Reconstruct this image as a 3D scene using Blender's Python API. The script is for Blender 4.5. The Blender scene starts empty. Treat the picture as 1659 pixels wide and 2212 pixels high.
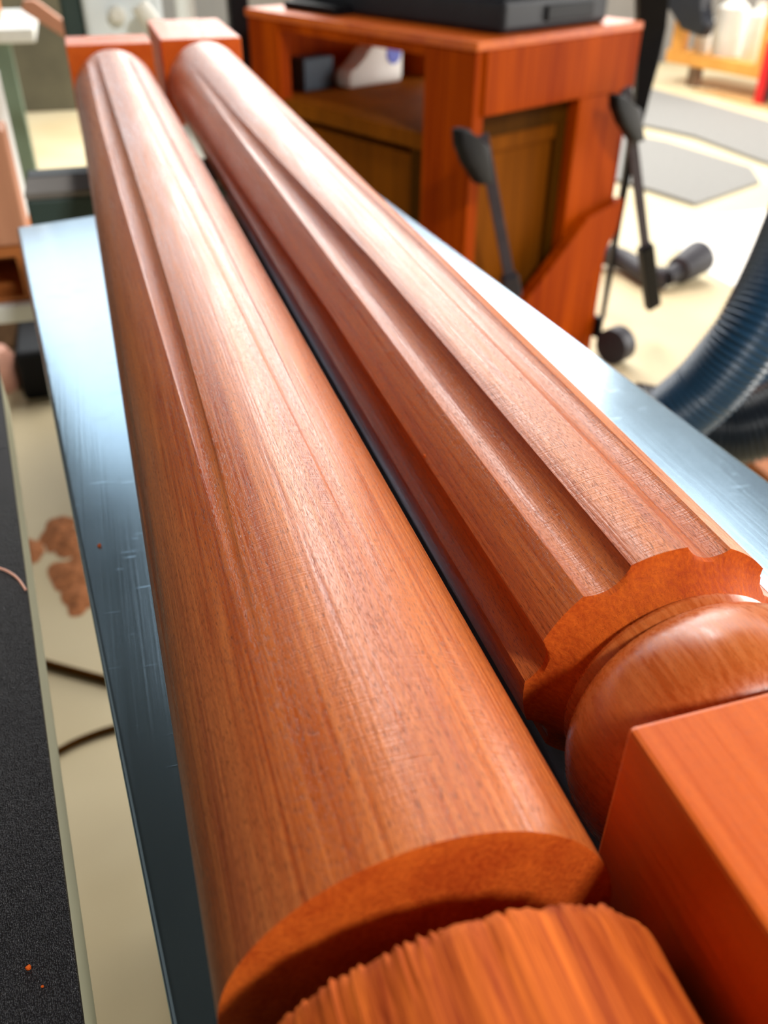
import bpy, bmesh, math, random
from mathutils import Vector, Matrix, noise
random.seed(7)
R = math.radians
Z0 = 0.935                      # height of the top of the square leg blocks above the floor
C = bpy.context.scene.collection
sc = bpy.context.scene

# ------------------------------------------------------------------ camera
FPX, TH, YAW, ROLL = 1877.31, 0.617971, 0.304869, 0.007674
CAM = Vector((0, 0, 0.126071 + Z0))
fw = Vector((math.sin(YAW)*math.cos(TH), math.cos(YAW)*math.cos(TH), -math.sin(TH)))
rt0 = Vector((math.cos(YAW), -math.sin(YAW), 0)); up0 = rt0.cross(fw)
rt = rt0*math.cos(ROLL) + up0*math.sin(ROLL)
up = up0*math.cos(ROLL) - rt0*math.sin(ROLL)
cam = bpy.data.objects.new('camera', bpy.data.cameras.new('camera')); C.objects.link(cam)
m = Matrix.Identity(4)
for i in range(3):
    m[i][0] = rt[i]; m[i][1] = up[i]; m[i][2] = -fw[i]; m[i][3] = CAM[i]
cam.matrix_world = m
cd = cam.data; cd.sensor_fit = 'VERTICAL'; cd.lens = 26.0; cd.sensor_height = 26.0*2212/FPX; cd.sensor_width = cd.sensor_height*.75
cd.clip_start = 0.005; cd.clip_end = 60
cd.dof.use_dof = True; cd.dof.focus_distance = 0.232; cd.dof.aperture_fstop = 26.0/2.3
sc.camera = cam

# ------------------------------------------------------------------ world, exposure
w = bpy.data.worlds.new('world'); sc.world = w; w.use_nodes = True
bg = w.node_tree.nodes['Background']; bg.inputs[0].default_value = (.75, .88, 1, 1); bg.inputs[1].default_value = 0.35
vs = sc.view_settings; vs.view_transform = 'Standard'; vs.look = 'None'; vs.gamma = 1; vs.use_curve_mapping = False
vs.exposure = 0.36

def area(name, loc, rot, sx, sy, power, col):
    l = bpy.data.lights.new(name, 'AREA'); l.shape = 'RECTANGLE'; l.size = sx; l.size_y = sy; l.energy = power; l.color = col
    o = bpy.data.objects.new(name, l); C.objects.link(o); o.location = loc; o.rotation_euler = rot
    return o
# daylight through the tall shop window in the end wall, and through the roller door on the right
area('window_daylight', (2.5, 6.5, 2.8), (R(-90), 0, 0), 4.1, 2.6, 195, (1, .975, .93))
area('window_daylight', (-.4, 6.5, 2.8), (R(-90), 0, 0), 1.6, 2.6, 26, (.9, .97, 1))   # the shaded bay of the same window
area('door_daylight', (7.4, 2.6, 1.6), (0, R(90), 0), 3.0, 4.0, 430, (1, .97, .93))
# roof lights: glazed strips in the dark ceiling, beyond the bench, and one behind the camera
for i_, (x_, w_, y_, l_, p_) in enumerate(((-.22, .50, 5.0, 2.9, 14), (1.15, .40, 4.6, 3.6, 190), (2.6, .7, 4.7, 3.4, 70), (4.2, 1.2, 4.3, 4.0, 100), (1.3, .7, -2.9, .6, 270))):
    area('roof_light', (x_, y_, 4.27), (0, 0, 0), w_, l_, p_*.8, (1, .97, .93))

# ------------------------------------------------------------------ helpers
def at(px, py, z=None, Y=None, k=None):
    """world point on the ray through a pixel: at height z (relative to block tops), at Y, or at distance k"""
    d = fw + rt*((px-829.5)/FPX) - up*((py-1106)/FPX)
    if z is not None: t = (z+Z0-CAM.z)/d.z
    elif Y is not None: t = Y/d.y
    else: t = k
    return CAM + d*t

def tag(o, label=None, cat=None, group=None, kind=None):
    if label: o['label'] = label
    if cat: o['category'] = cat
    if group: o['group'] = group
    if kind: o['kind'] = kind
    return o
def thing(name, loc, label, cat, group=None):
    o = bpy.data.objects.new(name, None); C.objects.link(o); o.location = loc; o.empty_display_size = .02
    return tag(o, label, cat, group)
def wpos(o):
    v = Vector(o.location)
    while o.parent: o = o.parent; v += Vector(o.location)
    return v
class MB:
    def __init__(s): s.bm = bmesh.new()
    def box(s, a, b, bev=0.0, fr=None, seg=2):
        """box from corner a to b in frame fr=(origin,u,v,w); world axes when fr is None"""
        if fr is None: fr = (Vector((0,0,0)), Vector((1,0,0)), Vector((0,1,0)), Vector((0,0,1)))
        O, U, V, W = fr
        t = bmesh.new(); vs_ = []
        for i in (0, 1):
            for j in (0, 1):
                for k in (0, 1):
                    x = (a, b)[i][0]; y = (a, b)[j][1]; z = (a, b)[k][2]
                    vs_.append(t.verts.new(O + U*x + V*y + W*z))
        for f in ((0,1,3,2),(4,6,7,5),(0,4,5,1),(2,3,7,6),(0,2,6,4),(1,5,7,3)): t.faces.new([vs_[i] for i in f])
        if bev > 0: bmesh.ops.bevel(t, geom=t.edges[:], offset=bev, segments=seg, profile=.5, affect='EDGES')
        bmesh.ops.recalc_face_normals(t, faces=t.faces[:])
        me = bpy.data.meshes.new('t'); t.to_mesh(me); t.free(); s.bm.from_mesh(me); bpy.data.meshes.remove(me)
        return s
    def prism(s, pts, off, bev=0.0, seg=2):
        """polygon pts (world) extruded by vector off"""
        t = bmesh.new(); A = [t.verts.new(p) for p in pts]; B = [t.verts.new(Vector(p)+off) for p in pts]; n = len(pts)
        t.faces.new(A); t.faces.new(B[::-1])
        for i in range(n): t.faces.new([A[(i+1) % n], A[i], B[i], B[(i+1) % n]])
        if bev > 0: bmesh.ops.bevel(t, geom=t.edges[:], offset=bev, segments=seg, profile=.5, affect='EDGES')
        bmesh.ops.recalc_face_normals(t, faces=t.faces[:])
        me = bpy.data.meshes.new('t'); t.to_mesh(me); t.free(); s.bm.from_mesh(me); bpy.data.meshes.remove(me)
        return s
    def tube(s, pts, rad, seg=20, cap=True):
        """tube along pts; rad is a number or a list"""
        n = len(pts); pts = [Vector(p) for p in pts]; rings = []
        t0 = (pts[1]-pts[0]).normalized(); a = t0.orthogonal().normalized()
        for i, p in enumerate(pts):
            t = (pts[min(i+1, n-1)]-pts[max(i-1, 0)]).normalized()
            a = (a - t*a.dot(t)).normalized(); b = t.cross(a)
            r = rad[i] if isinstance(rad, (list, tuple)) else rad
            rings.append([s.bm.verts.new(p + (a*math.cos(2*math.pi*k/seg)+b*math.sin(2*math.pi*k/seg))*r) for k in range(seg)])
        for i in range(n-1):
            for k in range(seg):
                s.bm.faces.new([rings[i][k], rings[i][(k+1) % seg], rings[i+1][(k+1) % seg], rings[i+1][k]])
        if cap:
            s.bm.faces.new(rings[0][::-1]); s.bm.faces.new(rings[-1])
        return s
    def build(s, name, mat, parent=None, smooth=False, loc=None):
        """link as ONE mesh object; geometry is given in world coordinates"""
        off = wpos(parent) if parent is not None else Vector(loc) if loc is not None else Vector((0, 0, 0))
        base = off
        for v in s.bm.verts: v.co -= base
        bmesh.ops.recalc_face_normals(s.bm, faces=s.bm.faces[:])
        me = bpy.data.meshes.new(name); s.bm.to_mesh(me); s.bm.free()
        o = bpy.data.objects.new(name, me); C.objects.link(o)
        if parent is not None: o.parent = parent
        else: o.location = base
        me.materials.append(mat)
        if smooth:
            for p in me.polygons: p.use_smooth = True
            me.set_sharp_from_angle(angle=R(38))
        return o

def catmull(P, n=10):
    P = [Vector(p) for p in P]; P = [P[0]*2-P[1]] + P + [P[-1]*2-P[-2]]; out = []
    for i in range(1, len(P)-2):
        for k in range(n):
            t = k/n; a, b, c, d = P[i-1:i+3]
            out.append(.5*((2*b)+(c-a)*t+(2*a-5*b+4*c-d)*t*t+(3*b-a-3*c+d)*t**3))
    out.append(P[-2]); return out

# ------------------------------------------------------------------ materials
def nodes(name):
    m = bpy.data.materials.new(name); m.use_nodes = True; nt = m.node_tree
    return m, nt, nt.nodes['Principled BSDF']
def N(nt, t, **kw):
    n = nt.nodes.new(t)
    for k, v in kw.items(): setattr(n, k, v)
    return n
def plain(name, col, rough=.5, metal=0., var=.12, scale=30., bump=.0, bscale=200., coat=0., spec=.5):
    m, nt, p = nodes(name); L = nt.links.new
    tc = N(nt, 'ShaderNodeTexCoord'); nz = N(nt, 'ShaderNodeTexNoise'); nz.inputs['Scale'].default_value = scale; nz.inputs['Detail'].default_value = 5
    L(tc.outputs['Object'], nz.inputs['Vector'])
    r = N(nt, 'ShaderNodeValToRGB'); r.color_ramp.elements[0].position = .3; r.color_ramp.elements[1].position = .7
    r.color_ramp.elements[0].color = tuple(c*(1-var) for c in col)+(1,); r.color_ramp.elements[1].color = tuple(min(1, c*(1+var)) for c in col)+(1,)
    L(nz.outputs[0], r.inputs[0]); L(r.outputs[0], p.inputs['Base Color'])
    p.inputs['Roughness'].default_value = rough; p.inputs['Metallic'].default_value = metal; p.inputs['Coat Weight'].default_value = coat
    p.inputs['Specular IOR Level'].default_value = spec
    if bump:
        n2 = N(nt, 'ShaderNodeTexNoise'); n2.inputs['Scale'].default_value = bscale; n2.inputs['Detail'].default_value = 4
        b = N(nt, 'ShaderNodeBump'); b.inputs['Strength'].default_value = bump; b.inputs['Distance'].default_value = 1.0/bscale
        L(tc.outputs['Object'], n2.inputs['Vector']); L(n2.outputs[0], b.inputs['Height']); L(b.outputs[0], p.inputs['Normal'])
    return m
def wood(name, dark, light, rough=.4, axis=1, fine=1., pore=.0, chatter=0., coat=0., bump=.15, knots=False, spec=.5):
    """wood with grain running along one axis: broad bands, fine fibres, dark pores and (if asked) sanding chatter"""
    m, nt, p = nodes(name); L = nt.links.new
    tc = N(nt, 'ShaderNodeTexCoord')
    def mp(sx, sl):
        q = N(nt, 'ShaderNodeMapping'); s = [sx]*3; s[axis] = sl; q.inputs['Scale'].default_value = s
        L(tc.outputs['Object'], q.inputs['Vector']); return q
    def nz(q, det=4, dist=0.):
        n = N(nt, 'ShaderNodeTexNoise'); n.inputs['Scale'].default_value = 1; n.inputs['Detail'].default_value = det; n.inputs['Distortion'].default_value = dist
        L(q.outputs[0], n.inputs['Vector']); return n
    broad = nz(mp(70*fine, 2.2*fine), 4, .6); fib = nz(mp(900*fine, 22*fine), 3)
    mx = N(nt, 'ShaderNodeMath', operation='MULTIPLY_ADD'); mx.inputs[1].default_value = .45
    L(fib.outputs[0], mx.inputs[0]); 
    sc_ = N(nt, 'ShaderNodeMath', operation='MULTIPLY'); sc_.inputs[1].default_value = .55; L(broad.outputs[0], sc_.inputs[0]); L(sc_.outputs[0], mx.inputs[2])
    r = N(nt, 'ShaderNodeValToRGB'); r.color_ramp.elements[0].position = .36; r.color_ramp.elements[1].position = .62
    r.color_ramp.elements[0].color = tuple(dark)+(1,); r.color_ramp.elements[1].color = tuple(light)+(1,)
    L(mx.outputs[0], r.inputs[0]); colout = r.outputs[0]; hgt = fib.outputs[0]
    p.inputs['Roughness'].default_value = rough; p.inputs['Coat Weight'].default_value = coat; p.inputs['Coat Roughness'].default_value = .3
    p.inputs['Specular IOR Level'].default_value = spec
    if pore:
        pn = nz(mp(8000, 480), 1); cut = N(nt, 'ShaderNodeValToRGB')
        cut.color_ramp.elements[0].position = .57; cut.color_ramp.elements[1].position = .65
        cut.color_ramp.elements[0].color = (0,0,0,1); cut.color_ramp.elements[1].color = (1,1,1,1)
        L(pn.outputs[0], cut.inputs[0])
        mm = N(nt, 'ShaderNodeMath', operation='MULTIPLY'); mm.inputs[1].default_value = pore; L(cut.outputs[0], mm.inputs[0])
        mix = N(nt, 'ShaderNodeMix', data_type='RGBA'); mix.inputs['B'].default_value = tuple(c*.35 for c in dark)+(1,)
        L(mm.outputs[0], mix.inputs['Factor']); L(colout, mix.inputs['A']); colout = mix.outputs['Result']
        inv = N(nt, 'ShaderNodeMath', operation='MULTIPLY_ADD'); inv.inputs[1].default_value = -.6; L(cut.outputs[0], inv.inputs[0]); L(hgt, inv.inputs[2]); hgt = inv.outputs[0]
    if chatter:
        cn = nz(mp(60, 2400), 2, .3)
        pm = nz(mp(45, 9), 2)
        th = N(nt, 'ShaderNodeMapRange'); th.inputs['From Min'].default_value = .48; th.inputs['From Max'].default_value = .62; L(pm.outputs[0], th.inputs[0])
        cm = N(nt, 'ShaderNodeMath', operation='MULTIPLY'); L(cn.outputs[0], cm.inputs[0]); L(th.outputs[0], cm.inputs[1])
        ad = N(nt, 'ShaderNodeMath', operation='MULTIPLY_ADD'); ad.inputs[1].default_value = chatter; L(cm.outputs[0], ad.inputs[0]); L(hgt, ad.inputs[2]); hgt = ad.outputs[0]
    L(colout, p.inputs['Base Color'])
    b = N(nt, 'ShaderNodeBump'); b.inputs['Strength'].default_value = bump; b.inputs['Distance'].default_value = .0004/fine
    L(hgt, b.inputs['Height']); L(b.outputs[0], p.inputs['Normal'])
    if pore:      # the fibres are unevenly polished
        rr = N(nt, 'ShaderNodeMapRange'); rr.inputs['From Min'].default_value = .35; rr.inputs['From Max'].default_value = .65
        rr.inputs['To Min'].default_value = rough-.04; rr.inputs['To Max'].default_value = rough+.1; L(fib.outputs[0], rr.inputs[0]); L(rr.outputs[0], p.inputs['Roughness'])
    return m
def emis(name, col, s):
    m, nt, p = nodes(name); L = nt.links.new
    tc = N(nt, 'ShaderNodeTexCoord'); nz = N(nt, 'ShaderNodeTexNoise'); nz.inputs['Scale'].default_value = .8
    r = N(nt, 'ShaderNodeValToRGB'); r.color_ramp.elements[0].color = tuple(c*.92 for c in col)+(1,); r.color_ramp.elements[1].color = tuple(col)+(1,)
    L(tc.outputs['Object'], nz.inputs['Vector']); L(nz.outputs[0], r.inputs[0]); L(r.outputs[0], p.inputs['Emission Color'])
    p.inputs['Emission Strength'].default_value = s; p.inputs['Base Color'].default_value = (.1,.1,.1,1)
    return m

M = {}
M['mahogany'] = wood('mahogany', (.37,.062,.009), (.64,.18,.040), rough=.30, pore=.8, chatter=.8, bump=.4, spec=.45)
M['mahogany_polished'] = wood('mahogany_polished', (.42,.075,.012), (.62,.165,.036), rough=.26, pore=.35, bump=.08, spec=.5)
M['mahogany_sawn'] = wood('mahogany_sawn', (.24,.025,.002), (.64,.135,.014), rough=.75, fine=2.6, bump=.5, spec=.2)
M['mahogany_raw'] = wood('mahogany_raw', (.44,.055,.003), (.70,.135,.011), rough=.75, pore=.3, bump=.6, spec=.2)
M['mahogany_block'] = wood('mahogany_block', (.56,.085,.004), (.68,.125,.008), rough=.40, pore=.2, bump=.2, spec=.3)
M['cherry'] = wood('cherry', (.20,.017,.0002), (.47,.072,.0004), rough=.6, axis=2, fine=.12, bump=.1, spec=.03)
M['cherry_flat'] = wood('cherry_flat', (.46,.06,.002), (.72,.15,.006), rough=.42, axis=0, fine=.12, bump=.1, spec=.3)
M['ply_panel'] = wood('ply_panel', (.15,.043,.002), (.25,.072,.003), rough=.7, axis=2, fine=.08, bump=.1, spec=.03)
M['shade_and_cable'] = wood('shade_and_cable', (.045,.016,.001), (.08,.028,.001), rough=.7, axis=2, fine=.12, bump=.1, spec=.03)  # near-black brown: painted shade in the stand's recesses, also the floor cables
M['pine'] = wood('pine', (.70,.30,.05), (.85,.42,.09), rough=.5, axis=2, fine=.1, bump=.1)
M['tan_board'] = wood('tan_board', (.46,.20,.11), (.56,.26,.15), rough=.6, axis=2, fine=.08, bump=.1)
M['orange_board'] = wood('orange_board', (.35,.10,.02), (.52,.17,.035), rough=.6, axis=0, fine=.1, bump=.1)
M['black_plastic'] = plain('black_plastic', (.005,.005,.0065), .5, spec=.15)
M['dark_iron'] = plain('dark_iron', (.014,.016,.022), .5, spec=.3)
M['grey_plastic'] = plain('grey_plastic', (.035,.033,.042), .5, spec=.3)
M['clamp_bar'] = plain('clamp_bar', (.05,.043,.058), .5, spec=.3)
M['cream_paint'] = plain('cream_paint', (.84,.83,.60), .45, scale=8, var=.05)
M['white_plastic'] = plain('white_plastic', (.80,.80,.74), .4, var=.05)
M['white_top'] = plain('white_top', (.80,.82,.80), .35, var=.05)
M['blue_label'] = plain('blue_label', (.08,.12,.65), .4)
M['slate_blue'] = plain('slate_blue', (.035,.065,.10), .5)
M['red_plastic'] = plain('red_plastic', (.65,.006,.01), .4)
M['green_paint'] = plain('green_paint', (.16,.23,.17), .5, scale=5)
M['dark_green'] = plain('dark_green', (.022,.045,.040), .6, scale=6)
M['machine_grey'] = plain('machine_grey', (.78,.86,.90), .4, scale=4, var=.05)
M['worn_steel'] = plain('worn_steel', (.15,.14,.13), .8, scale=15, spec=.15)
M['taupe'] = plain('taupe', (.10,.09,.055), .7, scale=3, var=.3)
M['brown_clutter'] = plain('brown_clutter', (.16,.09,.045), .7, scale=20, var=.5)
M['pink_skin'] = plain('pink_tin', (.65,.33,.24), .4)
M['mat_rubber'] = plain('mat_rubber', (.22,.215,.20), .75, scale=60, bump=.4, bscale=300)
M['mat_edge'] = plain('mat_edge', (.06,.06,.055), .8)
M['stainless'] = plain('stainless', (.35,.36,.38), .35, metal=.9)

# brushed bright plate
def plate_mat():
    m, nt, p = nodes('brushed_steel'); L = nt.links.new
    tc = N(nt, 'ShaderNodeTexCoord')
    def st(sx, sy, det=3):
        q = N(nt, 'ShaderNodeMapping'); q.inputs['Scale'].default_value = (sx, sy, 1); L(tc.outputs['Object'], q.inputs['Vector'])
        n = N(nt, 'ShaderNodeTexNoise'); n.inputs['Scale'].default_value = 1; n.inputs['Detail'].default_value = det; L(q.outputs[0], n.inputs['Vector']); return n
    a = st(900, 12); b = st(14, 9, 5)
    r = N(nt, 'ShaderNodeValToRGB'); r.color_ramp.elements[0].position = .3; r.color_ramp.elements[1].position = .7
    r.color_ramp.elements[0].color = (.27,.39,.50,1); r.color_ramp.elements[1].color = (.35,.50,.64,1)  # blue of the reflected sky is put into the steel's colour
    L(b.outputs[0], r.inputs[0]); L(r.outputs[0], p.inputs['Base Color'])
    mr = N(nt, 'ShaderNodeMapRange'); mr.inputs['To Min'].default_value = .16; mr.inputs['To Max'].default_value = .26
    L(b.outputs[0], mr.inputs[0]); L(mr.outputs[0], p.inputs['Roughness']); p.inputs['Metallic'].default_value = .95
    # long fine scratches and short cross nicks
    v = N(nt, 'ShaderNodeMapping'); v.inputs['Scale'].default_value = (60, 700, 1); v.inputs['Rotation'].default_value = (0, 0, .35); L(tc.outputs['Object'], v.inputs['Vector'])
    vn = N(nt, 'ShaderNodeTexNoise'); vn.inputs['Scale'].default_value = 1; vn.inputs['Detail'].default_value = 1; L(v.outputs[0], vn.inputs['Vector'])
    cr = N(nt, 'ShaderNodeMapRange'); cr.inputs['From Min'].default_value = .72; cr.inputs['From Max'].default_value = .8; L(vn.outputs[0], cr.inputs[0])
    ad = N(nt, 'ShaderNodeMath', operation='MULTIPLY_ADD'); ad.inputs[1].default_value = 2.0; L(cr.outputs[0], ad.inputs[0]); L(a.outputs[0], ad.inputs[2])
    bp = N(nt, 'ShaderNodeBump'); bp.inputs['Strength'].default_value = .12; bp.inputs['Distance'].default_value = .0003
    L(ad.outputs[0], bp.inputs['Height']); L(bp.outputs[0], p.inputs['Normal'])
    return m
M['plate'] = plate_mat()

def abrasive_mat():
    m, nt, p = nodes('black_abrasive'); L = nt.links.new
    tc = N(nt, 'ShaderNodeTexCoord'); v = N(nt, 'ShaderNodeTexVoronoi'); v.inputs['Scale'].default_value = 1900
    n = N(nt, 'ShaderNodeTexNoise'); n.inputs['Scale'].default_value = 700; n.inputs['Detail'].default_value = 5
    L(tc.outputs['Object'], v.inputs['Vector']); L(tc.outputs['Object'], n.inputs['Vector'])
    ad = N(nt, 'ShaderNodeMath', operation='ADD'); L(v.outputs['Distance'], ad.inputs[0]); L(n.outputs[0], ad.inputs[1])
    b = N(nt, 'ShaderNodeBump'); b.inputs['Strength'].default_value = 1.; b.inputs['Distance'].default_value = .0009
    L(ad.outputs[0], b.inputs['Height']); L(b.outputs[0], p.inputs['Normal'])
    r = N(nt, 'ShaderNodeValToRGB'); r.color_ramp.elements[0].color = (.003,.003,.004,1); r.color_ramp.elements[1].color = (.014,.013,.017,1)
    L(n.outputs[0], r.inputs[0]); L(r.outputs[0], p.inputs['Base Color']); p.inputs['Roughness'].default_value = .36
    return m
M['abrasive'] = abrasive_mat()

def floor_mat():
    m, nt, p = nodes('pale_concrete'); L = nt.links.new
    tc = N(nt, 'ShaderNodeTexCoord'); n = N(nt, 'ShaderNodeTexNoise'); n.inputs['Scale'].default_value = 1.6; n.inputs['Detail'].default_value = 7
    L(tc.outputs['Object'], n.inputs['Vector'])
    r = N(nt, 'ShaderNodeValToRGB'); r.color_ramp.elements[0].position = .3; r.color_ramp.elements[1].position = .72
    r.color_ramp.elements[0].color = (.58,.47,.27,1); r.color_ramp.elements[1].color = (.72,.63,.42,1)
    L(n.outputs[0], r.inputs[0])
    L(r.outputs[0], p.inputs['Base Color']); p.inputs['Roughness'].default_value = .55
    b = N(nt, 'ShaderNodeBump'); b.inputs['Strength'].default_value = .1; L(n.outputs[0], b.inputs['Height']); L(b.outputs[0], p.inputs['Normal'])
    return m
M['floor'] = floor_mat()
M['wall'] = plain('wall_paint', (.17,.16,.145), .8, scale=2, var=.06)
M['ceiling'] = plain('ceiling_paint', (.035,.033,.03), .9, scale=2)

def hose_mat(name, col):
    m, nt, p = nodes(name); L = nt.links.new
    tc = N(nt, 'ShaderNodeTexCoord'); n = N(nt, 'ShaderNodeTexNoise'); n.inputs['Scale'].default_value = 12
    r = N(nt, 'ShaderNodeValToRGB'); r.color_ramp.elements[0].color = tuple(c*.7 for c in col)+(1,); r.color_ramp.elements[1].color = tuple(c*1.2 for c in col)+(1,)
    L(tc.outputs['Object'], n.inputs['Vector']); L(n.outputs[0], r.inputs[0]); L(r.outputs[0], p.inputs['Base Color']); p.inputs['Roughness'].default_value = .33
    return m
M['hose_blue'] = hose_mat('blue_hose', (.012,.055,.12)); M['hose_black'] = hose_mat('black_hose', (.010,.016,.024))

# ------------------------------------------------------------------ the room
def struct(mb, name, mat): return tag(mb.build(name, mat), kind='structure')
X0, X1, Y0, Y1, HC = -4.5, 7.5, -3.5, 6.6, 4.3
struct(MB().box((X0, Y0, -.1), (X1, Y1, 0)), 'floor', M['floor'])
struct(MB().box((X0, Y0, HC), (X1, Y1, HC+.1)), 'ceiling', M['ceiling'])
struct(MB().box((X0-.1, Y0, 0), (X0, Y1, HC)), 'wall_left', M['wall'])
struct(MB().box((X0, Y0-.1, 0), (X1, Y0, HC)), 'wall_back', M['wall'])
# end wall with a tall window opening, right wall with a roller-door opening
WX0, WX1, WZ0, WZ1 = -1.2, 4.6, 1.5, 4.1
b = MB(); b.box((X0, Y1, 0), (X1, Y1+.1, WZ0)); b.box((X0, Y1, WZ0), (WX0, Y1+.1, HC)); b.box((WX1, Y1, WZ0), (X1, Y1+.1, HC)); b.box((WX0, Y1, WZ1), (WX1, Y1+.1, HC))
struct(b, 'wall_front', M['wall'])
b = MB(); b.box((X1, Y0, 0), (X1+.1, .6, HC)); b.box((X1, 4.6, 0), (X1+.1, Y1, HC)); b.box((X1, .6, 3.1), (X1+.1, 4.6, HC))
struct(b, 'wall_right', M['wall'])
b = MB()
for x in (WX0, .75, 1.95, 3.1, WX1-.06): b.box((x, Y1-.02, WZ0), (x+.06, Y1+.06, WZ1))
b.box((WX0, Y1-.03, WZ0-.05), (WX1, Y1+.06, WZ0)); b.box((WX0, Y1-.02, WZ1-.06), (WX1, Y1+.06, WZ1))
win = struct(b, 'window_1', M['white_top'])

# ------------------------------------------------------------------ turned legs
SEC = 8
def radial_shaft(name, ax, sx, az, r0, tr, ya, yb, edgeL, edgeR, depth, mat, parent, shoulder, farend):
    """fluted shaft. edgeR/edgeL(Y): angular edges (deg, 0=up, + = right) of the reference flute; depth(Y) in metres.
    shoulder: list of (Y, r) before the fluted part; farend: list of (Y, r) after it."""
    ys = []
    y = ya
    while y < yb: ys.append(y); y += .0025 + .012*min(1, (y-ya)/.5)
    ys.append(yb)
    stations = [(Y, r, 0.) for Y, r in shoulder] + [(Y, r0+tr*Y, 1.) for Y in ys] + [(Y, r, 0.) for Y, r in farend]
    # per sector: parameters t for the flat land (0..1) and the flute (0..1)
    land = [0, .03, .1, .22, .34, .46, .58, .7, .82, .92, .975]
    flut = [0, .02, .06, .12, .2, .3, .4, .5, .6, .7, .8, .88, .94, .98]
    bm = bmesh.new(); rings = []
    for Y, r, fl in stations:
        yy = min(max(Y, ya), yb)
        aL, aR = edgeL(yy), edgeR(yy); D = depth(yy)
        ring = []
        for k in range(SEC):
            base = 360/SEC*k
            for t in land: ring.append((aR+base + t*((aL+360/SEC)-aR), 0.))
            for t in flut:
                u = 2*t-1; d = D*max(0, 1-u*u)**.85
                ring.append((aL+360/SEC+base + t*(aR-aL), d))
        cx = ax + sx*Y
        rr = []
        for a, d in ring:
            # the cut of the flutes runs out through the end faces
            q = r if fl else min(r, (r0+tr*yy)-d)
            if fl: q = r - d
            rr.append(bm.verts.new((cx + q*math.sin(R(a)), Y, az + Z0 + q*math.cos(R(a)))))
        rings.append(rr)
    n = len(rings[0])
    for i in range(len(rings)-1):
        for k in range(n): bm.faces.new([rings[i][k], rings[i][(k+1) % n], rings[i+1][(k+1) % n], rings[i+1][k]])
    bm.faces.new(rings[0][::-1]); bm.faces.new(rings[-1])
    mb = MB(); mb.bm.free(); mb.bm = bm
    o = mb.build(name, mat, parent); me = o.data
    me.materials.append(M['mahogany_raw'])
    ns = len(shoulder)
    for i_, p in enumerate(me.polygons):
        p.use_smooth = True
        if i_ < ns*n: p.material_index = 1      # the unpolished end-grain shoulder
    me.set_sharp_from_angle(angle=R(32))
    return o
def lathe(name, ax, sx, az, prof, mat, parent, seg=180, jitter=None):
    bm = bmesh.new(); rings = []
    for j, (Y, r) in enumerate(prof):
        cx = ax+sx*Y; rr = []
        for k in range(seg):
            a = 2*math.pi*k/seg; q = r; yy = Y
            if jitter: q, yy = jitter(j, a, r, Y)
            rr.append(bm.verts.new((cx+q*math.sin(a), yy, az+Z0+q*math.cos(a))))
        rings.append(rr)
    for i in range(len(rings)-1):
        for k in range(seg): bm.faces.new([rings[i][k], rings[i][(k+1) % seg], rings[i+1][(k+1) % seg], rings[i+1][k]])
    bm.faces.new(rings[0][::-1]); bm.faces.new(rings[-1])
    mb = MB(); mb.bm.free(); mb.bm = bm
    o = mb.build(name, mat, parent)
    for p in o.data.polygons: p.use_smooth = True
    o.data.set_sharp_from_angle(angle=R(35))
    return o
HW = .0425
def square(name, ax, sx, y0, y1, mat, parent, bev=.0012):
    d = Vector((sx, 1, 0)).normalized(); u = Vector((d.y, -d.x, 0))
    O = Vector((ax+sx*y0, y0, Z0-2*HW))
    return MB().box((-HW, 0, 0), (HW, (y1-y0), 2*HW), bev, (O, u, d, Vector((0, 0, 1)))).build(name, mat, parent)

def lerp(x, xs, ys):
    if x <= xs[0]: return ys[0]
    for a, b_, c, d in zip(xs, xs[1:], ys, ys[1:]):
        if x <= b_: return c+(d-c)*(x-a)/(b_-a)
    return ys[-1]

# leg with the crisp flutes, bead and square block (right)
ax, sx, az, r0, tr = .118405, .005201, -.040976, .036699, .004255
legB = thing('table_leg', (ax, .09, Z0-2*HW), 'mahogany table leg with crisp flutes and a polished bead before its square block', 'table leg')
radial_shaft('fluted_shaft', ax, sx, az, r0, tr, .1386, 1.03,
    lambda Y: lerp(Y, (.14, .27, .7, 1.03), (-41., -42, -43, -40)), lambda Y: lerp(Y, (.14, .36, .45, .55, .7, .85, .95), (-20., -20., -23., -26.5, -30.5, -33, -36)),
    lambda Y: lerp(Y, (.14, .27, .4, .55, .7, .85, .96), (.0036, .0038, .0038, .0027, .0015, .0006, .0)),
    M['mahogany'], legB,
    [(.1300, .024), (.1300, .0290), (.1312, .0296), (.1330, .0306), (.1350, .0320), (.1368, .0338), (.1380, .0354), (.1385, .0368)],
    [(1.036, .0395), (1.041, .037), (1.044, .033), (1.046, .029), (1.07, .028)])
lathe('turned_bead', ax, sx, az, [(.088, .02), (.0885, .0372), (.0905, .0372), (.0925, .0368), (.0940, .0352), (.0950, .0336), (.0958, .0332), (.0966, .0338), (.0985, .0350), (.1010, .0361), (.1045, .0370), (.1085, .0374), (.1125, .0372), (.1165, .0362), (.1200, .0346), (.1228, .0326), (.1242, .0312), (.1248, .0306), (.1252, .0308), (.1272, .0312), (.1284, .0306), (.1296, .0292), (.1312, .0285), (.134, .02)],
    M['mahogany_polished'], legB)
square('square_block', ax, sx, .016, .0902, M['mahogany_block'], legB)
square('square_block', ax, sx, 1.055, 1.235, M['mahogany_block'], legB)

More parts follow.
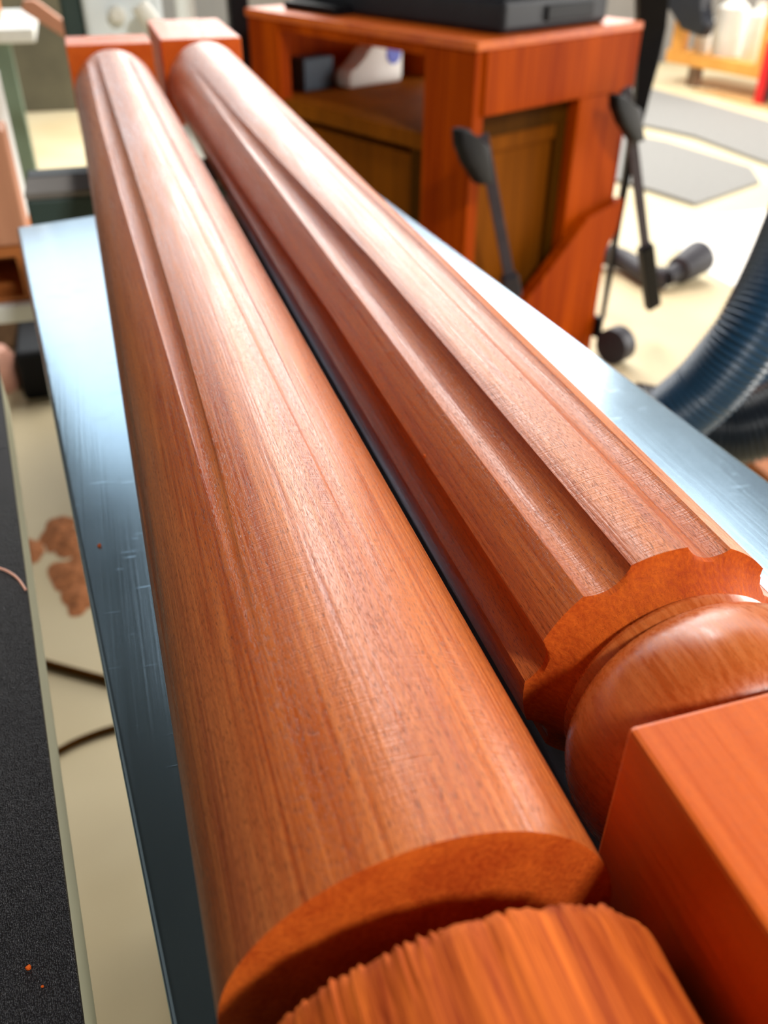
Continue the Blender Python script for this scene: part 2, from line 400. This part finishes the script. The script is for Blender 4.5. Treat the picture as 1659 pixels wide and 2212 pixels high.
# leg whose flutes run out, with a rough-cut end (left)
ax2, sx2, az2, r2, t2 = .03447, -.005867, -.042438, .039722, .001054
legA = thing('table_leg', (ax2, .03, Z0-2*HW), 'mahogany table leg whose shallow flutes fade out before a rough sawn collar', 'table leg')
radial_shaft('fluted_shaft', ax2, sx2, az2, r2, t2, .0794, 1.01,
    lambda Y: lerp(Y, (.12, .17, .21, .3, .5, .7, 1.), (-29., -29.5, -30.5, -32.5, -36.5, -39, -37)), lambda Y: lerp(Y, (.12, .17, .22, .3, .45, .9), (-27., -25., -22.5, -21., -20., -20.5)),
    lambda Y: lerp(Y, (.13, .17, .2, .3, .5, .7, .96, 1.01), (.0, .00018, .00045, .0012, .0020, .0024, .0020, .0)),
    M['mahogany'], legA,
    [(.0700, .005), (.0700, .0085), (.0775, .009), (.0781, .019), (.0786, .026), (.0790, .034), (.0792, .0390)],
    [(1.017, .0400), (1.022, .0375), (1.026, .033), (1.028, .029), (1.05, .028)])
def rough(j, a, r, Y):
    n = noise.noise(Vector((math.sin(a)*9, math.cos(a)*9, Y*14)))
    n2 = noise.noise(Vector((math.sin(a)*55, math.cos(a)*55, Y*60+3)))
    q = r + .0006*n + .0004*n2*(1 if Y > .055 else .4)
    yy = Y + (.0009*n2 + .0005*noise.noise(Vector((math.sin(a)*120, math.cos(a)*120, 7)))) if .058 < Y < .0672 and r > .039 else Y
    return q, yy
prof = [(.012, .03), (.0122, .0385), (.016, .0405)] + [(.018+.002*i, .0408) for i in range(21)] + [(.0595, .0409), (.0615, .0409), (.0632, .0408), (.0645, .0405), (.0652, .0398), (.0653, .036), (.0650, .03), (.0645, .022), (.0645, .0092), (.0765, .0085), (.077, .005)]
lathe('rough_collar', ax2, sx2, az2, prof, M['mahogany_sawn'], legA, 360, rough)
square('square_block', ax2, sx2, -.17, .013, M['mahogany_block'], legA)
square('square_block', ax2, sx2, 1.035, 1.105, M['mahogany_block'], legA)

# ------------------------------------------------------------------ steel plate the legs lie on
def rel(x, y, z=0): return Vector((x, y, z+Z0))
zp = -2*HW - .0002
FL, FR = rel(-.0704, .7278, zp), rel(.2214, .8032, zp)
dl = (rel(-.0174, .104, zp)-FL); dr = (rel(.2603, .2582, zp)-FR)
NL = FL + dl*(1.0/dl.length); NR = FR + dr*(1.03/dr.length)
plate = thing('work_plate', (.12, .25, 0), 'bright brushed steel plate top with rounded edges carrying both turned legs', 'machine table')
MB().prism([NL, NR, FR, FL], Vector((0, 0, -.009)), .0022, 4).build('plate_top', M['plate'], plate, smooth=True)
MB().box((.06, .05, .06), (.17, .55, Z0-2*HW-.009), .01).build('pedestal', M['dark_iron'], plate)
MB().box((-.0, -.05, 0), (.24, .65, .06), .01).build('foot', M['dark_iron'], plate)

# ------------------------------------------------------------------ belt sander on the left
zb = -.10
e1, e0 = at(180, 2212, z=zb), at(10, 900, z=zb)
d = (e0-e1).normalized(); nrm = Vector((-d.y, d.x, 0))            # to the left of the edge
s0 = e1 - d*.35; s1 = e0 + d*.10
sander = thing('belt_sander', (s0.x-.08, .2, 0), 'cream belt sander with a wide black abrasive belt beside the steel plate', 'sander')
fr = (Vector((s0.x, s0.y, 0)), -nrm*-1, d, Vector((0, 0, 1)))
Ls = (s1-s0).length; zt = zb+Z0
def capsule(x0, x1, y0, y1, z0, z1):
    """flat belt loop, its two ends rounded around rollers"""
    r = (z1-z0)/2; prof = []
    for k in range(13): a = -math.pi/2 + math.pi*k/12; prof.append((y1-r+r*math.cos(a), z0+r+r*math.sin(a)))
    for k in range(13): a = math.pi/2 + math.pi*k/12; prof.append((y0+r+r*math.cos(a), z0+r+r*math.sin(a)))
    O, U, V, W = fr
    return MB().prism([O+U*x0+V*p[0]+W*p[1] for p in prof], U*(x1-x0), .0006, 2)
capsule(0, .16, 0, Ls, zt-.003, zt).build('abrasive_belt', M['abrasive'], sander, smooth=True)
MB().box((.0008, .02, zt-.038), (.157, Ls-.02, zt-.0032), .002, fr).build('platen', M['cream_paint'], sander)
MB().box((.11, .05, .05), (.155, Ls-.1, zt-.038), .006, fr).build('body', M['cream_paint'], sander)
MB().box((.11, .05, 0), (.157, Ls-.1, .05), .006, fr).build('base', M['cream_paint'], sander)
# seam of the belt: a thin curved line
sp = [at(-40, 1222, z=zb), at(-10, 1226, z=zb), at(15, 1234, z=zb), at(38, 1250, z=zb), at(56, 1275, z=zb)]
sp = [Vector((p.x, p.y, zt+.0001)) for p in catmull(sp, 6)]
MB().tube(sp, .00055, 8).build('belt_seam', M['pink_skin'], sander, smooth=True)

# ------------------------------------------------------------------ rail stand behind the plate
stand = thing('rail_stand', (.12, .85, 0), 'dark green steel rail with worn grey top, just beyond the bright steel plate', 'stand')
MB().box((-.067, .823, -2*HW-.062+Z0), (.13, .875, -2*HW-.006+Z0), .003).build('rail', M['dark_green'], stand)
MB().box((-.067, .822, -2*HW-.006+Z0), (.13, .876, -2*HW-.0003+Z0), .001).build('rail_top', M['worn_steel'], stand)
MB().box((-.067, .8765, -2*HW-.05+Z0), (.13, .905, -2*HW-.0003+Z0), .002).build('back_lip', M['black_plastic'], stand)
for x in (-.0, .075):
    MB().box((x, .83, .03), (x+.05, .87, -2*HW-.062+Z0), .002).build('post', M['dark_green'], stand)
MB().box((-.0, .80, 0), (.13, .95, .03), .004).build('foot', M['dark_green'], stand)

# ------------------------------------------------------------------ cherry cabinet stand (top z -.107)
Nc = Vector((.73952, 1.77198, Z0)); U = Vector((.90926, .41623, 0)).normalized(); V = Vector((-.41623, .90926, 0)).normalized(); W = Vector((0, 0, 1))
cf = (Nc, U, V, W)
cab = thing('tool_cabinet', (Nc+U*.27+V*.4).xy.to_3d(), 'red-brown wooden tool stand with open shelf, inset panels and diagonal brace', 'cabinet')
ZT, FLR = -.107, -Z0
def cb(name, a, b, mat, bev=.003, parent=None): return MB().box(a, b, bev, cf).build(name, M[mat], parent or cab)
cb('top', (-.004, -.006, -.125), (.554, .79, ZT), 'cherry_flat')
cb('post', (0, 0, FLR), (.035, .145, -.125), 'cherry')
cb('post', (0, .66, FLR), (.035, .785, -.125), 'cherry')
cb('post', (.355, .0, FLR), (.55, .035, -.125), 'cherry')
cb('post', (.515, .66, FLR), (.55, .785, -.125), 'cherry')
cb('apron', (.028, -.006, -.247), (.552, .03, -.125), 'cherry')
cb('apron', (.004, .145, -.147), (.03, .66, -.125), 'cherry')
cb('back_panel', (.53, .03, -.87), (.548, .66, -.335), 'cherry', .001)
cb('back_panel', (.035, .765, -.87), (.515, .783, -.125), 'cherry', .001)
cb('shelf', (.004, .036, -.335), (.53, .765, -.30), 'ply_panel', .002)
cb('inset_panel', (.035, .045, -.86), (.36, .06, -.335), 'ply_panel', .001)
cb('shade_strip', (.035, .03, -.30), (.36, .045, -.245), 'shade_and_cable', .001)  # dark band standing in for the shade under the apron
cb('shade_strip', (.325, .03, -.86), (.358, .045, -.30), 'shade_and_cable', .001)  # the same painted shade down the right side of the recess
cb('inset_panel', (.03, .19, -.86), (.045, .66, -.355), 'ply_panel', .001)
cb('shade_strip', (.02, .145, -.86), (.04, .20, -.335), 'shade_and_cable', .001)  # dark board standing in for the unlit gap beside the post
cb('bottom_board', (.035, .06, -.88), (.53, .765, -.86), 'ply_panel', .002)
def rp(u, z, v=0.): return Nc + U*u + V*v + W*z
MB().prism([rp(.552,-.50), rp(.41,-.52), rp(.22,-.665), rp(.05,-.79), rp(.05,-.93), rp(.20,-.93), rp(.37,-.80), rp(.545,-.575)], V*-.03, .004).build('brace', M['cherry'], cab)
# caster outside the front foot
p = at(1330, 745, z=-.885); p = Vector((p.x, p.y, .05))
cas = MB().tube([p-U*.025, p-U*.023, p+U*.023, p+U*.025], [.038, .05, .05, .038], 28).build('caster_wheel', M['grey_plastic'], cab, smooth=True)
MB().box((.55, -.02, .05-Z0), (.565, .06, .11-Z0), .002, cf).build('caster_bracket', M['black_plastic'], cab)

# things on the shelf
def onshelf(u, v): return Nc + U*u + V*v + W*-.30
o = MB().box((.105, .70, -.30), (.205, .755, -.222), .004, cf).build('storage_box', M['slate_blue'], None, loc=onshelf(.155, .73)+W*0)
tag(o, 'slate blue box on the shelf of the wooden tool stand', 'box')
jug = thing('plastic_jug', onshelf(.34, .70), 'cream white plastic jug lying on the tool stand shelf, with a blue label', 'jug')
def jp(u, z, v=.66): return Nc + U*u + V*v + W*(-.30+z)
MB().prism([jp(.225, .0), jp(.415, .0), jp(.42, .018), jp(.42, .095), (jp(.41, .105)), jp(.315, .103), jp(.285, .08), jp(.265, .045), jp(.24, .05), jp(.222, .03)], V*.06, .008, 3).build('body', M['white_plastic'], jug, smooth=True)
lp = jp(.385, .072, .6598)
MB().tube([lp, lp-V*.0015], .026, 28).build('label', M['blue_label'], jug)

# benchtop machine on the stand's top
mach = thing('benchtop_planer', Nc+U*.28+V*.35+W*ZT, 'black benchtop machine with a recessed front slot on top of the wooden tool stand', 'machine')
MB().box((.105, .03, ZT), (.46, .74, ZT+.062), .012, cf, 3).build('base', M['dark_iron'], mach)
MB().box((.24, .024, ZT+.016), (.40, .034, ZT+.046), .003, cf).build('slot', M['black_plastic'], mach)
MB().box((.13, .06, ZT+.062), (.44, .70, ZT+.30), .02, cf, 3).build('housing', M['black_plastic'], mach)
MB().box((.122, .12, ZT+.075), (.131, .30, ZT+.13), .002, cf).build('badge_panel', M['red_plastic'], mach)
MB().box((.05, .50, ZT), (.13, .70, ZT+.02), .006, cf).build('side_tray', M['black_plastic'], mach)

# quick clamps hanging on the stand
def onface(px, py, v):
    d_ = at(px, py, k=1.)-CAM; P0 = Nc + V*v
    return CAM + d_*((P0-CAM).dot(V)/d_.dot(V))
def clamp(label, hx, hy, b0, b1, tip, kk, bw=.012, hs=1.):
    """hx,hy handle knob pixel; b0,b1 bar ends in pixels; kk depth"""
    P = lambda q: onface(q[0], q[1], kk)
    a, b_ = P(b0), P(b1)
    t = thing('bar_clamp', b_, label, 'clamp', None)
    ax_ = (b_-a).normalized(); side = ax_.cross(fw).normalized(); dep = ax_.cross(side)
    f = (a, side, ax_, dep); Lb = (b_-a).length
    MB().box((-bw, 0, -.004), (bw, Lb, .004), .001, f).build('bar', M['clamp_bar'], t)
    pl = [P((hx+q[0]*hs, hy+q[1]*hs)) for q in ((-13, -15), (8, -18), (24, 8), (52, 18), (62, 102), (34, 105), (4, 58), (-10, 20))]
    MB().prism(pl, V*-.028, .006, 3).build('handle', M['black_plastic'], t, smooth=True)
    MB().box((-bw*1.6, Lb-tip, -.014), (bw*1.6, Lb, .014), .004, f).build('foot_jaw', M['grey_plastic'] if tip < .1 else M['black_plastic'], t)
    return t
clamp('black bar clamp with pistol handle hanging against the near post of the wooden stand', 985, 290, (1042, 292), (1108, 640), .06, -.05)
clamp('long black bar clamp hanging off the outer corner of the wooden stand', 1322, 215, (1352, 190), (1410, 662), .22, -.05, .013, .85)

# black cloth strap / cover hanging from the top corner
def strip3(pts, wd, th=.02):
    b = MB(); n = len(pts)
    for (p, w_) in zip(pts, wd): pass
    side = rt
    L_ = [p-side*w_/2 for p, w_ in zip(pts, wd)]; R_ = [p+side*w_/2 for p, w_ in zip(pts, wd)]
    return b.prism(L_ + R_[::-1], fw*th, .003)
pts = [onface(x_, y_, -.005) for x_, y_ in ((1412, -60), (1412, 0), (1410, 60), (1404, 120), (1390, 200), (1372, 290), (1355, 380), (1338, 480), (1318, 600), (1303, 690))]
wd = [.072, .070, .064, .056, .036, .026, .018, .014, .012, .010]
cv = strip3(pts, wd, .03).build('hanging_cover', M['black_plastic'], None, loc=pts[-1])
tag(cv, 'black folded cloth hanging down beside the outer corner of the wooden stand', 'cloth')

# ------------------------------------------------------------------ vacuum fitting on the floor
fit = thing('vacuum_fitting', at(1430, 600, z=-Z0+.0), 'dark grey plastic elbow hose fitting lying on the pale floor', 'hose fitting')
kf = 2.72
P = [at(1290, 545, z=-Z0+.05), at(1345, 560, z=-Z0+.04), at(1400, 595, z=-Z0+.035), at(1440, 600, z=-Z0+.04)]
MB().tube(catmull(P, 6), .035, 20).build('elbow', M['grey_plastic'], fit, smooth=True)
a_, b_ = at(1440, 600, z=-Z0+.04), at(1512, 555, z=-Z0+.07)
dd = b_-a_
MB().tube([a_, a_+dd*.3, a_+dd*.35, a_+dd*.9, b_], [.026, .03, .045, .056, .056], 24).build('nozzle', M['grey_plastic'], fit, smooth=True)

# corrugated hoses
def hose(name, label, P, rad, mat, pitch=.0075, n=14):
    pts_ = catmull(P, n); L_ = 0; out = [pts_[0]]
    # resample densely
    res = []; acc = 0; step = pitch/6
    for a, b_ in zip(pts_, pts_[1:]):
        seg = (b_-a).length; k = 0
        while acc < seg: res.append(a+(b_-a)*(acc/seg)); acc += step
        acc -= seg
    rr = [rad*(1+.05*math.sin(i/6*2*math.pi)) for i in range(len(res))]
    o = MB().tube(res, rr, 28).build(name, M[mat], None, smooth=False, loc=res[len(res)//2])
    for p in o.data.polygons: p.use_smooth = True
    return tag(o, label, 'hose')
hose('dust_hose', 'thick blue ribbed dust hose curving down behind the steel plate', [at(1850, 150, k=1.05), at(1765, 400, k=1.05), at(1690, 590, k=1.05), at(1620, 720, k=1.06), at(1530, 835, k=1.1), at(1430, 930, k=1.15), at(1380, 1060, k=1.2), at(1400, 1200, k=1.2)], .043, 'hose_blue')
hose('dust_hose', 'black ribbed dust hose lying low under the thick blue one', [at(1360, 900, k=1.3), at(1440, 915, k=1.3), at(1560, 935, k=1.28), at(1670, 905, k=1.26), at(1800, 830, k=1.25)], .050, 'hose_black')
hose('dust_hose', 'blue ribbed hose rising at the frame edge behind the black hose', [at(1400, 960, k=1.5), at(1500, 910, k=1.5), at(1590, 850, k=1.5), at(1670, 770, k=1.5), at(1740, 660, k=1.5)], .034, 'hose_blue')
o = MB().box((1.12, 1.02, 0), (1.62, 1.42, .16), .006).build('wooden_crate', M['orange_board'], None, loc=(1.37, 1.22, 0))
tag(o, 'dark reddish wooden crate on the floor under the dust hoses', 'crate')

# ------------------------------------------------------------------ floor mats
def floorpoly(px, z=0.): return [Vector((p.x, p.y, z)) for p in (at(q[0], q[1], z=-Z0) for q in px)]
def mat_(px, label):
    m_ = thing('floor_mat', floorpoly([px[0]])[0], label, 'mat', None)
    MB().prism(floorpoly(px, .0005), Vector((0, 0, .016)), .004).build('mat_body', M['mat_rubber'], m_)
    return m_
mat_([(1330, 178), (1408, 197), (1516, 225), (1646, 263), (1780, 300), (1740, 385), (1640, 352), (1500, 300), (1330, 262)], 'grey rubber floor mat nearer the yellow wooden rack')
mat_([(1330, 290), (1440, 312), (1620, 368), (1640, 398), (1500, 447), (1400, 415), (1330, 395)], 'grey rubber floor mat with a pointed corner, nearer the hose fitting')
o = MB().prism(floorpoly([(1492, 194), (1560, 199), (1640, 214), (1780, 240), (1790, 270), (1657, 238), (1560, 214)], .0005), Vector((0, 0, .006)), .001).build('cardboard_sheet', plain('cardboard', (.52,.30,.11), .8, scale=6), None, loc=floorpoly([(1600, 200)])[0])
tag(o, 'brown cardboard sheet on the floor in front of the yellow rack', 'cardboard')
o = MB().prism(floorpoly([(1468, 475), (1655, 455), (1659, 520), (1620, 640), (1470, 560)], .0005), Vector((0, 0, .003)), .0008).build('paper_sheet', plain('paper_white', (.86,.83,.76), .7, var=.03), None, loc=floorpoly([(1550, 520)])[0])
tag(o, 'pale paper sheet on the floor beside the hose fitting', 'paper')

# ------------------------------------------------------------------ yellow wooden rack with bottles, far right
f0, f1 = at(1485, 186, z=-Z0), at(1614, 214, z=-Z0)
ru = (f1-f0); ru.z = 0; ru = ru.normalized(); rv = Vector((-ru.y, ru.x, 0))
if rv.dot(fw) < 0: rv = -rv
rf = (Vector((f0.x, f0.y, 0)), ru, rv, W)
rack = thing('wooden_rack', Vector((f0.x, f0.y, 0)), 'yellow pine rack holding white containers at the far side of the shop', 'rack')
def lenu(px, py, zrel):
    q = at(px, py, z=zrel); return (q-Vector((f0.x, f0.y, 0))).dot(ru)
MB().box((-.25, -.0, .12), (1.3, .06, .20), .006, rf).build('bottom_rail', M['pine'], rack)
MB().box((-.02, 0, 0), (.06, .06, .12), .004, rf).build('foot', M['brown_clutter'], rack)
for u in (-.22, .52): MB().box((u, .0, .20), (u+.10, .06, 1.3), .005, rf).build('upright', M['pine'], rack)
MB().box((.62, .5, .0), (.70, .56, 1.3), .005, rf).build('upright', M['pine'], rack)
MB().box((-.25, .06, .15), (1.3, .5, .185), .004, rf).build('shelf', M['pine'], rack)
for i, (u, r_, h_, lab) in enumerate(((-.10, .055, .25, 'white bottle standing on the yellow rack beside its first upright'), (.12, .10, .36, 'tall white canister on the yellow rack, centre of its bay'), (.33, .065, .33, 'slim white canister on the yellow rack against its second upright'))):
    c0 = Vector((f0.x, f0.y, .1852)) + ru*u + rv*.17
    t = thing('white_bottle', c0, lab, 'bottle')
    MB().tube([c0, c0+W*.01, c0+W*h_*.8, c0+W*h_*.92, c0+W*h_*.94], [r_*.9, r_, r_, r_*.45, r_*.4], 24).build('body', M['white_plastic'], t, smooth=True)
    MB().tube([c0+W*h_*.94, c0+W*h_*1.02], r_*.45, 20).build('cap', M['white_plastic'], t, smooth=True)
# dark shop coat / bag on the rack and a red clamp
g = MB()
c0 = Vector((f0.x, f0.y, .70)) + ru*-.16 - rv*.01 - W*.36
for _ in range(1):
    pr = [(-.24, .0), (.16, .02), (.24, -.1), (.22, -.3), (.33, -.36), (.30, -.45), (.08, -.42), (.02, -.30), (-.16, -.28), (-.25, -.18)]
    g.prism([c0 + ru*a + W*(b_+.42) for a, b_ in pr], rv*-.10, .03, 3)
o = g.build('dark_tarp', M['dark_iron'], None, smooth=True, loc=c0)
tag(o, 'dark grey cloth bundle hanging over the upper part of the yellow rack', 'cloth')
rc = thing('red_clamp', Vector((f1.x, f1.y, 0)), 'red clamp with steel bar leaning on the yellow rack', 'clamp')
q0 = Vector((f1.x, f1.y, 0)) - rv*.03 + ru*.12
fr2 = (q0, ru, rv, W)
MB().box((.0, -.06, 0), (.07, -.02, .35), .006, fr2).build('foot_jaw', M['red_plastic'], rc)
MB().box((.0, -.07, .40), (.17, -.02, .53), .012, fr2).build('sliding_jaw', M['red_plastic'], rc)
MB().box((.0, -.07, .72), (.22, -.02, .88), .012, fr2).build('head', M['red_plastic'], rc)
MB().box((.05, -.05, .02), (.10, -.03, 1.0), .003, fr2).build('bar', M['dark_iron'], rc)

# ------------------------------------------------------------------ left side: wood cubby, table, machine
bc = thing('wood_cubby', (-.25, 1.12, .7), 'tan wooden tool box with dark orange open drawer, on a white trolley', 'tool box')
def Yp(px, py, Y): return at(px, py, Y=Y)
YB_ = 1.05
a1, a2 = Yp(8, 280, YB_), Yp(50, 466, YB_); a3, a4, a5 = Yp(49, 530, YB_), Yp(50, 650, YB_), Yp(55, 690, YB_)
xr = a2.x
MB().box((xr-.30, YB_, a3.z), (xr, YB_+.05, a1.z), .003).build('box_body', M['tan_board'], bc)
bb = MB(); bb.box((xr-.30, YB_, a3.z-.012), (xr-.004, YB_+.15, a3.z-.0005)); bb.box((xr-.018, YB_, a4.z), (xr-.004, YB_+.15, a3.z-.012)); bb.box((xr-.30, YB_+.13, a4.z), (xr-.018, YB_+.15, a3.z-.012)); bb.box((xr-.3, YB_, a4.z), (xr-.018, YB_+.13, a4.z+.006))
bb.build('open_compartment', M['orange_board'], bc)
wb = at(14, 285, Y=YB_+.06)
o = MB().box((wb.x-.2, YB_+.055, a3.z), (wb.x, YB_+.145, wb.z+.055), .006).build('white_carton', M['white_top'], None, loc=(wb.x-.1, YB_+.1, a3.z)); tag(o, 'white carton standing just behind the tan board of the wooden tool box', 'carton')
tr_ = thing('trolley', (xr-.2, YB_+.08, 0), 'white topped trolley carrying the tan wooden tool box', 'trolley')
MB().box((xr-.32, YB_-.01, a5.z), (xr, YB_+.17, a4.z-.0005), .004).build('tray', M['white_top'], tr_)
for (x, y) in ((xr-.20, YB_), (xr-.30, YB_), (xr-.30, YB_+.13), (xr-.2, YB_+.13)): MB().box((x, y, 0), (x+.02, y+.02, a5.z), .002).build('leg', M['black_plastic'], tr_)

# things standing on the floor behind the sander
p0 = at(95, 862, z=-Z0)
o = MB().box((p0.x-.045, p0.y, 0), (p0.x+.06, p0.y+.25, .13), .01).build('tool_case', M['black_plastic'], None, loc=(p0.x, p0.y+.1, 0)); tag(o, 'black case on the floor between sander and steel plate', 'case')
p1 = at(22, 880, z=-Z0)
o = MB().tube([Vector((p1.x-.02, p1.y+.12, 0)), Vector((p1.x-.02, p1.y+.12, .02)), Vector((p1.x-.02, p1.y+.12, .08)), Vector((p1.x-.02, p1.y+.12, .11))], [.04, .05, .048, .03], 24).build('pink_tub', M['pink_skin'], None, smooth=True, loc=(p1.x, p1.y+.12, 0)); tag(o, 'pink plastic tub on the floor beside the black case', 'tub')
o = MB().box((p1.x-.35, p0.y+.32, 0), (p0.x+.16, p0.y+.75, .22), .02).build('brown_crate', M['brown_clutter'], None, loc=(p1.x, p0.y+.5, 0)); tag(o, 'dull brown box on the floor behind the black case', 'box')

# white topped table with green legs, far left
yt = 4.0
q1, q2 = at(72, 62, Y=yt), at(72, 92, Y=yt)
tab = thing('side_table', (q1.x-.5, yt+.4, 0), 'white topped table on grey-green legs at the far side of the shop', 'table')
MB().box((q1.x-1.1, yt, q2.z), (q1.x, yt+.7, q2.z+.05), .006).build('table_top', M['white_top'], tab)
l1 = at(48, 330, Y=yt)
for x, y in ((l1.x-.04, yt+.03), (q1.x-1.05, yt+.03), (q1.x-1.05, yt+.6)):
    MB().box((x, y, 0), (x+.08, y+.07, q2.z), .004).build('leg', M['green_paint'], tab)
o = MB().box((q1.x-.45, yt+.2, q2.z+.05), (q1.x-.13, yt+.45, q2.z+.13), .01).build('small_box', M['orange_board'], None, loc=(q1.x-.3, yt+.3, q2.z+.05)); tag(o, 'small orange-brown box on the white topped table', 'box')
# tall grey-brown cupboard behind, seen under and beside the table
o = MB().box((-.55, 5.9, .0), (.25, 6.4, 1.02), .01).build('dark_cupboard', M['taupe'], None, loc=(-.1, 6.1, 0)); tag(o, 'dull olive-brown cupboard against the end wall', 'cupboard')
o = MB().box((-.52, 5.0, 0), (-.42, 5.2, .35), .02).build('grey_canister', M['grey_plastic'], None, loc=(-.47, 5.1, 0)); tag(o, 'small grey canister on the floor near the white table', 'canister')

# light grey machine behind the legs
ym = 1.9
g0, g1 = at(185, 60, Y=ym), at(333, 60, Y=ym); gd = at(142, 60, Y=ym)
mc = thing('bandsaw', ((g0.x+g1.x)/2, ym+.2, 0), 'light grey machine housing with dark green door standing beyond the leg ends', 'machine')
MB().box((g0.x, ym, .35), (g1.x+.02, ym+.30, 1.15), .012, None, 3).build('housing', M['machine_grey'], mc)
MB().box((gd.x-.004, ym+.02, .35), (g0.x-.001, ym+.28, 1.15), .008).build('column', M['dark_green'], mc)
MB().box((gd.x-.02, ym+.0, 0), (g1.x+.04, ym+.32, .35), .01).build('base', M['dark_green'], mc)
kn = at(252, 30, Y=ym)
MB().tube([kn, kn-Vector((0, .012, 0)), kn-Vector((0, .02, 0))], [.012, .016, .010], 20).build('knob', M['white_plastic'], mc, smooth=True)
h1 = at(300, 10, Y=ym-.05); h2 = at(345, 75, Y=ym-.05)
MB().tube([h1, h1*.5+h2*.5, h2], [.016, .018, .014], 16).build('handle', M['white_plastic'], mc, smooth=True)

pp = at(400, 20, Y=2.3)
o = MB().tube([Vector((pp.x, 2.3, 0)), Vector((pp.x, 2.3, .98))], .022, 20).build('white_pipe', M['white_plastic'], None, smooth=True, loc=(pp.x, 2.3, 0)); tag(o, 'upright white pipe behind the far leg block', 'pipe')
pp = at(515, 40, Y=2.6)
o = MB().box((pp.x-.02, 2.6, 0), (pp.x+.03, 2.66, .98), .004).build('black_post', M['black_plastic'], None, loc=(pp.x, 2.63, 0)); tag(o, 'slim black upright post beside the wooden tool stand', 'post')
pp = at(450, 20, Y=3.6)
o = MB().box((pp.x-.22, 3.6, 0), (pp.x+.12, 3.9, .85), .01).build('grey_cabinet', plain('pale_grey', (.33,.36,.37), .5, scale=4), None, loc=(pp.x, 3.7, 0)); tag(o, 'pale grey metal cabinet behind the white pipe', 'cabinet')
# timber leaning at the far left
o = MB().prism([at(50, 0, Y=3.2), at(75, 0, Y=3.2), at(160, 62, Y=3.2), at(150, 88, Y=3.2), at(45, 22, Y=3.2)], Vector((0, .05, 0)), .004).build('timber_offcut', M['tan_board'], None, loc=at(100, 40, Y=3.2)); tag(o, 'tan timber plank leaning beside the grey machine', 'plank')

# ------------------------------------------------------------------ cables and sawdust on the floor
def cable(P, r_, label):
    pts_ = catmull([Vector((at(q[0], q[1], z=-Z0).x, at(q[0], q[1], z=-Z0).y, r_)) for q in P], 8)
    o = MB().tube(pts_, r_, 10).build('floor_cable', M['shade_and_cable'], None, smooth=True, loc=pts_[len(pts_)//2]); return tag(o, label, 'cable')
cable([(-60, 1405), (60, 1428), (130, 1447), (200, 1466), (290, 1490)], .0065, 'dark cable on the floor between sander and plate, the straighter upper one')
cable([(40, 1665), (120, 1632), (170, 1606), (235, 1582), (320, 1560)], .0055, 'dark cable on the floor between sander and plate, the slanting lower one')
b = MB(); rnd = random.Random(3)
piles = ((128, 1150, .035), (150, 1175, .028), (160, 1240, .04), (70, 1190, .022), (172, 1290, .03))
for (px, py, s_) in piles:
    c_ = at(px, py, z=-Z0); c_.z = 0
    nseg = 36; ring = []
    top_ = b.bm.verts.new(c_+W*.008)
    for k in range(nseg):
        a = 2*math.pi*k/nseg; rr_ = s_*(1+.5*noise.noise(Vector((math.cos(a)*1.3, math.sin(a)*1.3, px)))); ring.append(b.bm.verts.new(c_+Vector((rr_*math.cos(a), rr_*1.7*math.sin(a), .0005))))
    for k in range(nseg): b.bm.faces.new([top_, ring[k], ring[(k+1) % nseg]])
o = b.build('sawdust', plain('sawdust', (.42,.15,.05), .9, scale=120, var=.4), None, loc=at(140, 1200, z=-Z0).xy.to_3d()); tag(o, 'reddish sawdust scattered on the floor beside the sander', 'sawdust', kind='stuff')

# wood crumbs on the plate edge and the sander belt
def crumb(p, s, label):
    bm_ = bmesh.new(); bmesh.ops.create_icosphere(bm_, subdivisions=2, radius=s)
    for v in bm_.verts: v.co *= 1+.4*noise.noise(v.co*1500+p*100); v.co += p
    mb = MB(); mb.bm.free(); mb.bm = bm_
    return tag(mb.build('wood_crumb', M['mahogany_raw'] if s < .0009 else M['pine'], None, loc=p), label, 'wood crumb', 'wood crumbs')
for (x, y, z, s) in ((62, 2092, zb, .0007), (92, 2132, zb, .0004), (215, 1180, zp, .0007)):
    p = at(x, y, z=z); p.z += s*.6
    crumb(p, s, {62: 'pale wood crumb on the black abrasive belt, the larger one', 92: 'tiny brown wood crumb on the black abrasive belt', 215: 'small brown wood crumb on the steel plate beside the leg'}[x])

# a pale splinter on the flutes of the right leg
d_ = at(918, 985, k=1.)-CAM; k_ = .05
while k_ < 1:
    p = CAM + d_*k_
    if math.hypot(p.x-(ax+sx*p.y), p.z-Z0-az) <= r0+tr*p.y: break
    k_ += .0002
crumb(p, .0006, 'tiny pale splinter on the crisply fluted leg, between two of its flutes')
